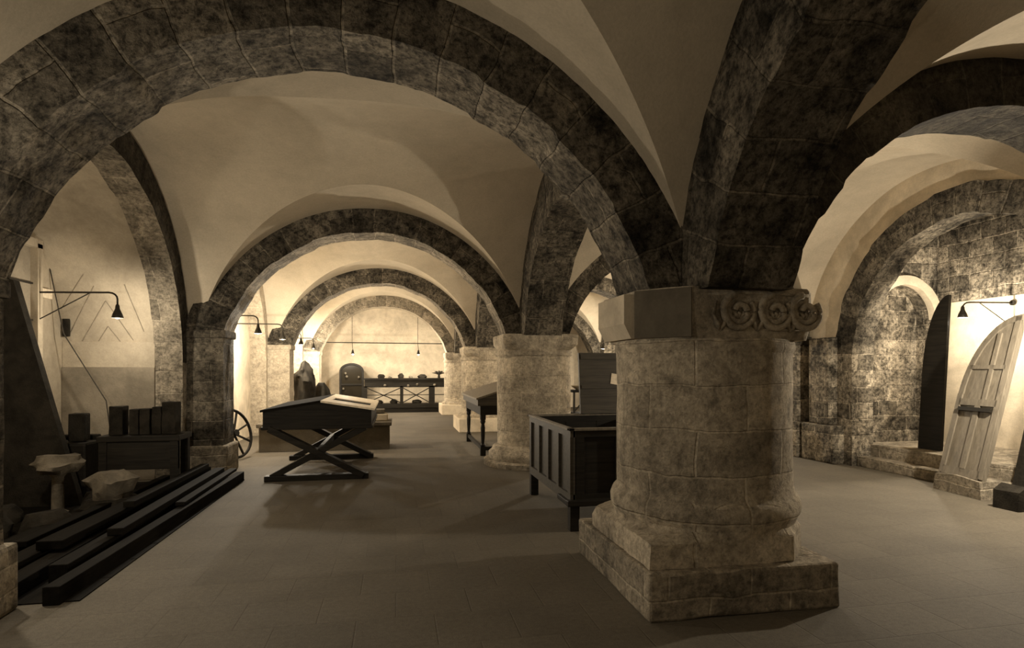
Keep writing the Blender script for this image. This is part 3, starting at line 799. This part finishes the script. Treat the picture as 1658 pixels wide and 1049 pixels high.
# --- left recess
for nm, a, b in (('lines', 0, 0),):
    bm = bmesh.new()
    def ray(u, v, Y):
        a = (u - 829) / F; c, s = math.cos(THETA), math.sin(THETA)
        X = Y * (s + a * c) / (c - a * s); cz = X * s + Y * c
        return (X, Y, 1.5 + (596.6 - v) * cz / F)
    yw = ye - .004
    for seg in (((175, 528), (159, 553)), ((175, 528), (195, 553)), ((171, 487), (133, 553)), ((171, 487), (216, 551)), ((152, 463), (112, 543)), ((201, 460), (233, 537)), ((135, 444), (100, 500))):
        pp = []
        for k in range(9):
            u = seg[0][0] + (seg[1][0] - seg[0][0]) * k / 8; v = seg[0][1] + (seg[1][1] - seg[0][1]) * k / 8; Y = ye
            for _ in range(8):
                z = ray(u, v, Y)[2]; Y = BAY[1] + math.sqrt(max(0, (RWA + .03) ** 2 - max(0, z - ZWA) ** 2)) - .004
            pp.append(ray(u, v, Y))
        tube(bm, pp, .006, 5)
    struct(finish('trim_3', bm, 'plaster_dull'))
t = tag(finish('hanging_cord', (lambda b: (tube(b, [ray(76, 412, 8.40), ray(103, 540, 8.42), ray(172, 649, 8.40), (ray(172, 649, 8.40)[0] + .05, 8.38, .74)], .007, 6), b)[1])(bmesh.new()), 'cloth'), 'thin dark cord hanging slack across the lit recess wall', 'cord')
bm = bmesh.new(); box(bm, -4.27, -4.19, ye - .10, ye - .06, 1.92, 2.15, bev=.01); struct(finish('trim_4', bm, 'frag_dark'))  # dark block in place of a wall hole, its shade as colour
bm = bmesh.new(); box(bm, -.04, 0.02, -.10, .12, -.06, .06, bev=.012)
tag(finish('junction_box', bm, 'lath', loc=(-4.26, 8.25, 2.43)), 'white junction box beside the recess lamp bracket', 'electrical box')
# window in the side wall of the recess
wt = struct(thing('window_1', 'x', 'x')); del wt['label']; del wt['category']
wt.location = (-4.3, 7.9, 0)
bm = bmesh.new(); box(bm, -.02, .09, -.62, -.52, 1.2, 3.0); box(bm, -.02, .09, .10, .20, 1.2, 3.0); box(bm, -.02, .09, -.62, .2, 2.95, 3.05); box(bm, -.02, .12, -.64, .22, 1.12, 1.2); finish('window_frame', bm, 'pale_stone', wt)
bm = bmesh.new(); box(bm, -.01, .01, -.53, .11, 1.2, 2.95); finish('window_pane', bm, 'plaster_dull', wt)
bm = bmesh.new()
for k in range(1, 4): bar(bm, (.03, -.53, 1.2 + k * .44), (.03, .11, 1.2 + k * .44), .02, .02)
finish('window_bar', bm, 'iron', wt)
# leaning dark slab
bm = bmesh.new(); prism(bm, [(-.95, 0), (-.06, 0), (-.70, 2.45), (-.82, 2.48)], 0, .10); rough(bm, .008, 5)
tag(finish('stone_slab', bm, 'frag_dark', loc=(-3.32, 7.2, 0)), 'tall dark pointed slab propped against the left recess wall', 'slab')
# bench carrying the row of dark blocks
t = thing('wooden_bench', 'dark timber bench under the row of upright blocks in the left recess', 'bench', (-2.86, 7.62, 0))
bm = bmesh.new(); box(bm, -.46, .40, -.22, .22, .665, .73, bev=.008); finish('bench_top', bm, 'oak', t)
bm = bmesh.new(); box(bm, -.42, .38, -.19, -.15, .34, .665); finish('front_board', bm, 'oak', t)
for lx in (-.40, .34):
    for ly in (-.17, .17):
        bm = bmesh.new(); box(bm, lx - .04, lx + .04, ly - .04, ly + .04, 0, .665); finish('leg', bm, 'oak', t)
blk = [(-3.17, .14, .33, 'leftmost dark upright block on the bench, set apart by a bright gap', .0), (-2.985, .10, .295, 'dark upright block just right of the bright gap on the bench', .04),
       (-2.865, .11, .30, 'third dark upright block from the left on the bench', -.03), (-2.745, .10, .32, 'fourth dark upright block from the left on the bench', .05), (-2.61, .15, .375, 'rightmost and tallest dark block on the bench, next to the pier', -.02)]
for x, wd, h, lab, rz in blk:
    bm = bmesh.new(); box(bm, -wd / 2, wd / 2, -.09, .09, 0, h, bev=.012); bmesh.ops.subdivide_edges(bm, edges=bm.edges[:], cuts=2, use_grid_fill=True); rough(bm, .006, 8, x)
    o = tag(finish('carved_block', bm, 'frag_dark', loc=(x, 7.60, .733)), lab, 'stone block', 'upright blocks on the recess bench'); o.rotation_euler = (0, 0, rz)
bm = bmesh.new(); box(bm, -.24, .22, -.2, .2, 0, .66, bev=.03); box(bm, -.22, .2, .12, .2, .62, .72, bev=.02); rough(bm, .01, 5)
tag(finish('timber_chest', bm, 'oak', loc=(-3.66, 7.65, 0)), 'dark box left of the bench in the recess', 'box')
bm = bmesh.new(); box(bm, -.085, .085, -.07, .07, 0, .32, bev=.015); rough(bm, .006, 7)
tag(finish('carved_block', bm, 'frag_dark', loc=(-3.58, 7.6, .665)), 'dark upright block standing alone on the box left of the bench', 'stone block')
# broken capital on a post
t = thing('stone_pedestal', 'low post under the broken pale capital in the left foreground', 'pedestal', (-3.36, 6.72, 0))
bm = bmesh.new(); lathe(bm, [(.10, 0), (.10, .04), (.055, .07), (.05, .40), (.08, .44)], 16); rough(bm, .005, 6); finish('post', bm, 'frag', t, smooth=True, angle=50)
bm = bmesh.new(); loft(bm, [(0, lambda a: .15 + .01 * math.sin(5 * a)), (.05, lambda a: .20 + .03 * math.sin(3 * a)), (.09, lambda a: .21 + .03 * math.sin(4 * a)), (.12, lambda a: .17 + .03 * math.sin(2 * a)), (.17, lambda a: .13 + .05 * math.sin(a * 2 + 1))], 40); rough(bm, .02, 7)
tag(finish('broken_capital', bm, 'frag', loc=(-3.36, 6.72, .452), smooth=True, angle=40), 'broken pale round capital resting on the low post, left foreground', 'stone fragment')
bm = bmesh.new(); loft(bm, [(0, lambda a: .15 + .02 * math.sin(5 * a)), (.10, lambda a: .18 + .03 * math.sin(3 * a)), (.20, lambda a: .21 + .04 * math.sin(4 * a)), (.28, lambda a: .10 + .03 * math.sin(2 * a))], 32); rough(bm, .025, 6, 3)
tag(finish('stone_fragment', bm, 'frag', loc=(-2.88, 6.75, .16), smooth=True, angle=40), 'pale rough carved stone on dark rubble in front of the bench', 'stone fragment')
bm = bmesh.new(); loft(bm, [(0, lambda a: .30 + .04 * math.sin(3 * a)), (.09, lambda a: .28 + .03 * math.sin(5 * a)), (.165, lambda a: .22)], 24); rough(bm, .02, 6, 9)
tag(finish('stone_fragment', bm, 'frag_dark', loc=(-2.88, 6.75, 0)), 'dark rubble stone beneath the pale carved stone', 'stone fragment')
bm = bmesh.new(); box(bm, -.05, .05, -.02, .02, 0, .04, bev=.006)
tag(finish('paper_card', bm, 'lath', loc=(-2.95, 6.28, .01)), 'tiny white card lying among the stones on the left', 'card')
fr = [(-3.15, 6.1, .20, 'dark weathered stone lying left of the timber stack, nearest the camera'), (-3.6, 5.9, .26, 'large dark weathered stone by the left edge'), (-3.75, 6.5, .18, 'dark weathered stone behind the large one at the left edge'),
      (-3.2, 7.2, .17, 'dark weathered stone in front of the recess bench')]
for x, y, r_, lab in fr:
    bm = bmesh.new(); loft(bm, [(0, circ(r_)), (r_ * .5, lambda a, r=r_: r * (.95 + .1 * math.sin(3 * a))), (r_ * .95, lambda a, r=r_: r * (.6 + .1 * math.sin(2 * a)))], 20); rough(bm, .03, 5, x)
    for v in bm.verts: v.co.z = max(0, v.co.z)
    tag(finish('stone_fragment', bm, 'frag_dark', loc=(x, y, 0), smooth=True, angle=40), lab, 'stone fragment', 'dark stones heaped in the left recess')
# stack of timbers along the wall
tl = [(-2.14, 4.2, 8.42, .0, .10, .12, 'outermost dark timber lying on the floor along the left wall'), (-2.30, 4.6, 8.45, .0, .12, .14, 'dark timber lying just inside the outermost one'),
      (-2.48, 4.3, 8.40, .0, .14, .11, 'third dark timber on the floor, counting in towards the wall'), (-2.70, 4.45, 8.35, .0, .16, .13, 'dark timber on the floor closest to the left recess'),
      (-2.24, 5.3, 8.30, .142, .12, .06, 'thin dark board lying on top of the outer timbers'), (-2.56, 5.0, 8.38, .135, .18, .07, 'wide dark board lying on top of the inner timbers'),
      (-2.42, 6.0, 8.2, .215, .10, .06, 'uppermost short dark timber of the stack by the pier')]
tl += [(-3.0, 4.6, 8.0, .014, .22, .09, 'broad dark timber lying inside the recess side of the stack'), (-2.86, 5.2, 8.1, .11, .10, .05, 'narrow dark board resting across the inner timbers'), (-2.12, 6.4, 8.45, .125, .09, .04, 'thinnest dark board lying on the outermost timber')]
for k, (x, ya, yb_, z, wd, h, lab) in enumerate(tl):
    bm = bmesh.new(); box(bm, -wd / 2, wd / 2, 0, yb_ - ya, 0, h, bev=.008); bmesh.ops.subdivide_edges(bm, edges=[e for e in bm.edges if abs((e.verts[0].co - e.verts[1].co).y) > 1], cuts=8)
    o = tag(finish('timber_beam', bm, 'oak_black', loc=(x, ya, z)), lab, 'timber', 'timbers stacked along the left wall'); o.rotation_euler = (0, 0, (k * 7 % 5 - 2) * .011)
bm = bmesh.new(); box(bm, -4.1, -2.0, 4.25, 8.45, .0, .008)  # added dark sheet: puts the shade of the floor into colour
for k in range(1, 10): box(bm, -4.1, -2.0, 4.25 + k * .42, 4.26 + k * .42, .008, .010)
tag(finish('floor_shade_sheet', bm, 'oak_black'), 'added dark sheet for the floor shade under the timbers and stones at the left', 'shade sheet')
# --- wheel leaning on the wall in the second bay
t = thing('cart_wheel', 'spoked wooden wheel leaning against the left wall beyond the dark pier', 'wheel', (-2.50, 10.35, 0))
rot = Matrix.Translation((0, 0, .02)) @ Matrix.Rotation(math.radians(-16), 4, 'Y') @ Matrix.Rotation(math.radians(-25), 4, 'Z')
def wheel_part(fn, nm):
    bm = bmesh.new(); fn(bm); bmesh.ops.transform(bm, matrix=rot, verts=bm.verts); finish(nm, bm, 'oak', t, smooth=(nm != 'spoke'), angle=40)
RWH = .40
wheel_part(lambda b: tube(b, [(0, RWH * math.cos(2 * PI * k / 32), RWH + .03 + RWH * math.sin(2 * PI * k / 32)) for k in range(33)], .024, 8), 'rim')
wheel_part(lambda b: tube(b, [(-.07, 0, RWH + .03), (.07, 0, RWH + .03)], .055, 14), 'hub')
for k in range(8):
    a = 2 * PI * k / 8 + .2
    wheel_part(lambda b: bar(b, (0, .05 * math.cos(a), RWH + .03 + .05 * math.sin(a)), (0, RWH * math.cos(a), RWH + .03 + RWH * math.sin(a)), .026, .026, up=(1, 0, 0)), 'spoke')
bm = bmesh.new(); tube(bm, [(0, 0, .0), (-.28, .10, 1.0)], .022, 8)
tag(finish('wooden_pole', bm, 'oak', loc=(-2.42, 9.75, .02)), 'short dark pole propped by the spoked wheel', 'pole')
# --- dark heap against the left wall, third bay
bm = bmesh.new()
random.seed(3)
loft(bm, [(0, circ(.42)), (.4, circ(.36)), (.8, lambda a: .34 + .05 * math.sin(3 * a)), (1.15, lambda a: .36 + .05 * math.sin(4 * a)), (1.32, lambda a: .30 + .06 * math.sin(2 * a)), (1.48, lambda a: .22 + .07 * math.sin(3 * a + 1)), (1.62, lambda a: .12 + .04 * math.sin(2 * a)), (1.68, circ(.05))], 32)
bmesh.ops.subdivide_edges(bm, edges=bm.edges[:], cuts=1, use_grid_fill=True); rough(bm, .06, 3.5, 2); rough(bm, .02, 12, 2)
for v in bm.verts: v.co.z = max(0, v.co.z)
for v in bm.verts: v.co.x *= .75
tag(finish('stone_figure', bm, 'frag_dark', loc=(-2.40, 16.4, 0), smooth=True, angle=50), 'tall dark shapeless carved figure against the left wall, third bay', 'sculpture')
bm = bmesh.new(); loft(bm, [(0, circ(.30)), (.5, lambda a: .30 + .04 * math.sin(3 * a)), (.9, lambda a: .20 + .04 * math.sin(4 * a)), (1.1, circ(.06))], 28); rough(bm, .05, 4, 7)
for v in bm.verts: v.co.z = max(0, v.co.z)
tag(finish('stone_figure', bm, 'frag_dark', loc=(-2.05, 17.1, 0), smooth=True, angle=50), 'lower dark carved lump right of the tall dark figure', 'sculpture')

# --- far end: arched cabinet
t = thing('arched_cabinet', 'dark round-topped cabinet with glazed front against the far end wall', 'cabinet', (-1.50, 20.9, 0))
def archpts(w, h, hs, n=16): return [(-w, 0), (w, 0)] + [(w * math.cos(PI * k / n), hs + (h - hs) * math.sin(PI * k / n)) for k in range(n + 1)]
bm = bmesh.new(); prism(bm, archpts(.38, 1.66, 1.40), .04, .5); finish('body', bm, 'oak', t)
bm = bmesh.new(); pr = None
for q in archpts(.38, 1.66, 1.40) + [(-.38, 0)]:
    if pr and (Vector(pr) - Vector(q)).length > 1e-3: bar(bm, (pr[0], .02, pr[1]), (q[0], .02, q[1]), .06, .06, up=(0, 1, 0))
    pr = q
bar(bm, (-.38, .02, .95), (.38, .02, .95), .05, .05); finish('door_frame', bm, 'oak', t)
bm = bmesh.new(); prism(bm, archpts(.33, 1.60, 1.40), .030, .038); finish('glass', bm, 'glass', t)
for x, z, r_ in ((-.16, 1.22, .045), (.24, 1.20, .04), (-.27, .80, .04), (-.20, 1.33, .04)):
    bm = bmesh.new(); bmesh.ops.create_icosphere(bm, subdivisions=2, radius=r_); rough(bm, .01, 20)
    tag(finish('ornament', bm, 'frag', loc=(-1.50 + x, 20.90 - .03, z), smooth=True), {0: 'pale ornament at the left of the arched cabinet, middle shelf', 1: 'pale ornament at the right of the arched cabinet', 2: 'lowest pale ornament on the arched cabinet', 3: 'topmost pale ornament on the arched cabinet'}[[-.16, .24, -.27, -.20].index(x)], 'ornament')
# --- far end: long cross-braced bench with stone fragments
t = thing('long_bench', 'long dark cross-braced bench spanning in front of the far end wall', 'bench', (.35, 20.6, 0))
LX = 1.42
bm = bmesh.new(); box(bm, -LX, LX, -.28, .28, 1.12, 1.17); finish('bench_top', bm, 'oak', t)
bm = bmesh.new(); box(bm, -LX + .03, LX - .03, -.24, -.2, .86, 1.12); box(bm, -LX + .03, LX - .03, .2, .24, .86, 1.12); finish('apron', bm, 'oak', t)
bm = bmesh.new(); box(bm, -LX, LX, -.28, .28, .16, .30); box(bm, -LX, LX, -.22, .22, 0, .16); finish('bottom_shelf', bm, 'oak', t)
for x in (-LX + .06, -.16, .86, LX - .06):
    w2 = .10 if x > .5 and x < 1 else .055
    bm = bmesh.new(); box(bm, x - w2, x + w2, -.24, -.16, .30, .9); finish('leg', bm, 'oak', t)
for xa, xb in ((-LX + .1, -.2), (-.12, .78)):
    for s in (0, 1):
        bm = bmesh.new(); bar(bm, (xa, -.2, .34 if s else .84), (xb, -.2, .84 if s else .34), .03, .035, up=(0, 1, 0)); finish('cross_brace', bm, 'oak', t)
bm = bmesh.new(); bar(bm, (-LX, -.2, .60), (LX, -.2, .60), .03, .025); finish('rail', bm, 'oak', t)
def rock(name, x, y, z, r_, h, mat, lab, seed, cat='stone fragment', grp=None):
    bm = bmesh.new(); loft(bm, [(0, circ(r_ * .9)), (h * .45, lambda a: r_ * (1 + .12 * math.sin(3 * a + seed))), (h * .85, lambda a: r_ * (.7 + .12 * math.sin(2 * a + seed))), (h, circ(r_ * .35))], 18)
    for v in bm.verts:
        if v.co.z > .01: v.co += noise.noise_vector(v.co * 9 + Vector((seed, 0, 0))) * .018
    return tag(finish(name, bm, mat, loc=(x, y, z), smooth=True, angle=50), lab, cat, grp)
G = 'stone fragments on the far bench'
for x, r_, h, m_, lab in ((-.85, .12, .14, 'frag_dark', 'dark fragment at the left end of the far bench top, by the cabinet'), (-.18, .10, .17, 'frag_dark', 'pointed dark fragment left of centre on the far bench top'),
                          (.55, .16, .13, 'frag_dark', 'wide dark fragment right of centre on the far bench top'), (.15, .07, .07, 'frag', 'small fragment near the middle of the far bench top'),
                          (-.55, .07, .06, 'frag', 'small low fragment beside the cabinet end of the far bench top')):
    rock('stone_fragment', .35 + x, 20.6, 1.172, r_, h, m_, lab, x * 7, grp=G)
for x, r_, h, m_, lab in ((-.95, .16, .12, 'frag_dark', 'dark stone on the lower shelf of the far bench, left'), (-.42, .13, .15, 'frag_dark', 'rounded dark stone on the lower shelf of the far bench, centre'),
                          (.35, .17, .12, 'frag_dark', 'dark stone on the lower shelf of the far bench, right of centre')):
    rock('stone_fragment', .35 + x, 20.56, .304, r_, h, m_, lab, x * 5, grp='stones on the lower shelf of the far bench')
t = thing('leafy_finial', 'dark leaf-like carved finial at the right end of the far bench', 'sculpture', (.35 + 1.12, 20.6, 1.172))
bm = bmesh.new(); tube(bm, [(0, 0, 0), (0, 0, .16)], [.05, .03], 10); finish('stem', bm, 'frag_dark', t)
for a in (-1.1, -.6, .05, .6, 1.1):
    bm = bmesh.new(); tube(bm, [(0, 0, .12), (.13 * math.sin(a), 0, .12 + .12 * math.cos(a)), (.27 * math.sin(a), 0, .10 + .16 * math.cos(a))], [.02, .03, .006], 7); finish('leaf', bm, 'frag_dark', t)
for x, z, lab in ((-.72, .93, 'pale carved scrap hung at the left of the far bench front'), (.06, .91, 'small pale scrap at the middle of the far bench front'), (.36, .95, 'pale scrap right of centre on the far bench front'), (.95, .94, 'pale scrap near the right end of the far bench front')):
    bm = bmesh.new(); bmesh.ops.create_icosphere(bm, subdivisions=2, radius=.045); rough(bm, .015, 15, x)
    tag(finish('carved_scrap', bm, 'frag', loc=(.35 + x, 20.6 - .27, z)), lab, 'stone fragment')
# far lamp rail across the end bay
t = thing('lamp_rail', 'thin horizontal pipe carrying two hanging lamps across the far end wall', 'lamp rail', (0, 20.0, 2.36))
bm = bmesh.new(); tube(bm, [(-3.1, 0, 0), (1.75, 0, -.02)], .016, 8); finish('pipe', bm, 'iron', t)
for x in (-1.42, .72):
    bm = bmesh.new(); tube(bm, [(x, 0, .0), (x + .02, 0, -.24)], .010, 6); lathe(bm, [(.012, -.23), (.03, -.27), (.055, -.38), (.05, -.38), (.02, -.28)], 14, x + .02, 0)
    o = finish('hanging_lamp', bm, 'iron', t)
    bm = bmesh.new(); bmesh.ops.create_uvsphere(bm, u_segments=12, v_segments=8, radius=.028); bmesh.ops.translate(bm, vec=(x + .02, 0, -.385), verts=bm.verts); finish('bulb', bm, 'bulb', o)
    bm = bmesh.new(); tube(bm, [(x, 0, 0), (x, 0, 1.05)], .008, 6); finish('hanger_rod', bm, 'iron', t)


# ------------------------------------------------------------------ lamps
WC = (1.0, .885, .715)
def plight(loc, p, r=.04):
    l = bpy.data.lights.new('lamp_light', 'POINT'); l.energy = p; l.color = WC; l.shadow_soft_size = r
    o = bpy.data.objects.new('lamp_light', l); COL.objects.link(o); o.location = loc
    return o
def bracket_lamp(loc, base, label, power, group=None, brace=True, drop=.16):
    """loc: end of the arm (above the shade); base: wall fixing"""
    t = thing('bracket_lamp', label, 'lamp', loc, group=group)
    e = Vector((0, 0, 0)); b = Vector(base) - Vector(loc); d = b.normalized()
    bm = bmesh.new()
    pts = [b, d * .10] + [d * .10 * (1 - math.sin(k * PI / 8)) + Vector((0, 0, -.08 * (1 - math.cos(k * PI / 8)))) for k in range(1, 5)] + [Vector((0, 0, -drop))]
    tube(bm, pts, .011, 8); finish('arm', bm, 'iron', t, smooth=True)
    bm = bmesh.new(); tube(bm, [b, b - d * .03], .04, 12); finish('wall_plate', bm, 'iron', t)
    if brace:
        bm = bmesh.new(); tube(bm, [b + Vector((0, 0, -.36)), b * .32], .007, 6); finish('brace', bm, 'iron', t)
    bm = bmesh.new(); z = -drop
    lathe(bm, [(.012, z + .02), (.022, z), (.026, z - .04), (.052, z - .10), (.066, z - .15), (.060, z - .15), (.045, z - .10), (.018, z - .05)], 20)
    finish('lamp_shade', bm, 'iron', t, smooth=True)
    bm = bmesh.new(); lathe(bm, [(.012, z - .06), (.026, z - .10), (.028, z - .12), (.020, z - .15), (.004, z - .157)], 14)
    finish('bulb', bm, 'bulb', t, smooth=True)
    plight((loc[0], loc[1], loc[2] + z - .23), power)
    return t
P = 220
bracket_lamp((-3.31, 7.9, 2.42), (-4.28, 8.05, 2.42), 'bracket lamp on a long braced arm in the left recess', P * .15)
bracket_lamp((-2.36, 10.9, 2.42), (-3.18, 10.9, 2.42), 'first bracket lamp beyond the dark left pier, above the wheel', P * .9)
bracket_lamp((-2.26, 12.6, 2.40), (-3.18, 12.6, 2.40), 'second bracket lamp beyond the dark left pier', P * .5, brace=False)
bracket_lamp((-2.39, 15.8, 2.42), (-3.18, 15.8, 2.42), 'small bracket lamp framed inside the second arch, left', P * .9)
bracket_lamp((-2.40, 18.2, 2.40), (-3.18, 18.2, 2.40), 'small bracket lamp just right of the third, further down the left wall', P * .9, brace=False)
bracket_lamp((7.97, 7.0, 2.45), (8.74, 6.9, 2.45), 'bracket lamp over the leaning door in the right recess', P * .6, drop=.07)
bracket_lamp((-2.95, 4.85, 2.40), (-3.25, 4.49, 2.40), 'bracket lamp on the near side of the left recess, outside the view', P * .33, brace=False)
bracket_lamp((6.25, 4.5, 2.40), (6.66, 4.05, 2.40), 'bracket lamp on the near right pier, outside the view', P * 1.5, brace=False)
bracket_lamp((-2.0, 2.3, 2.42), (-2.40, 3.80, 2.42), 'bracket lamp in the left recess beside the viewpoint', P * .29)
bracket_lamp((-1.5, -3.9, 2.6), (-1.5, -4.58, 2.6), 'added fill lamp on the wall behind the viewpoint', P * .17)  # fill light added to even out the near bay
bracket_lamp((4.6, -3.9, 2.6), (4.6, -4.58, 2.6), 'second added fill lamp on the wall behind the viewpoint', P * .06)  # weaker fill light, likewise added
bracket_lamp((6.3, 12.3, 2.42), (7.38, 12.3, 2.42), 'bracket lamp in the right aisle behind the columns', P * 1.9, brace=False)
bracket_lamp((6.3, 17.3, 2.42), (7.38, 17.3, 2.42), 'farther bracket lamp in the right aisle behind the columns', P * 1.0, brace=False)

for x in (-1.40, .74): plight((x, 20.0, 1.93), P * .55)
w = bpy.data.worlds.new('world'); SC.world = w; w.use_nodes = True
w.node_tree.nodes['Background'].inputs[0].default_value = (.06, .045, .025, 1); w.node_tree.nodes['Background'].inputs[1].default_value = 1
SC.view_settings.view_transform = 'Standard'; SC.view_settings.look = 'None'; SC.view_settings.gamma = 1
SC.view_settings.use_curve_mapping = False; SC.view_settings.exposure = 0.2
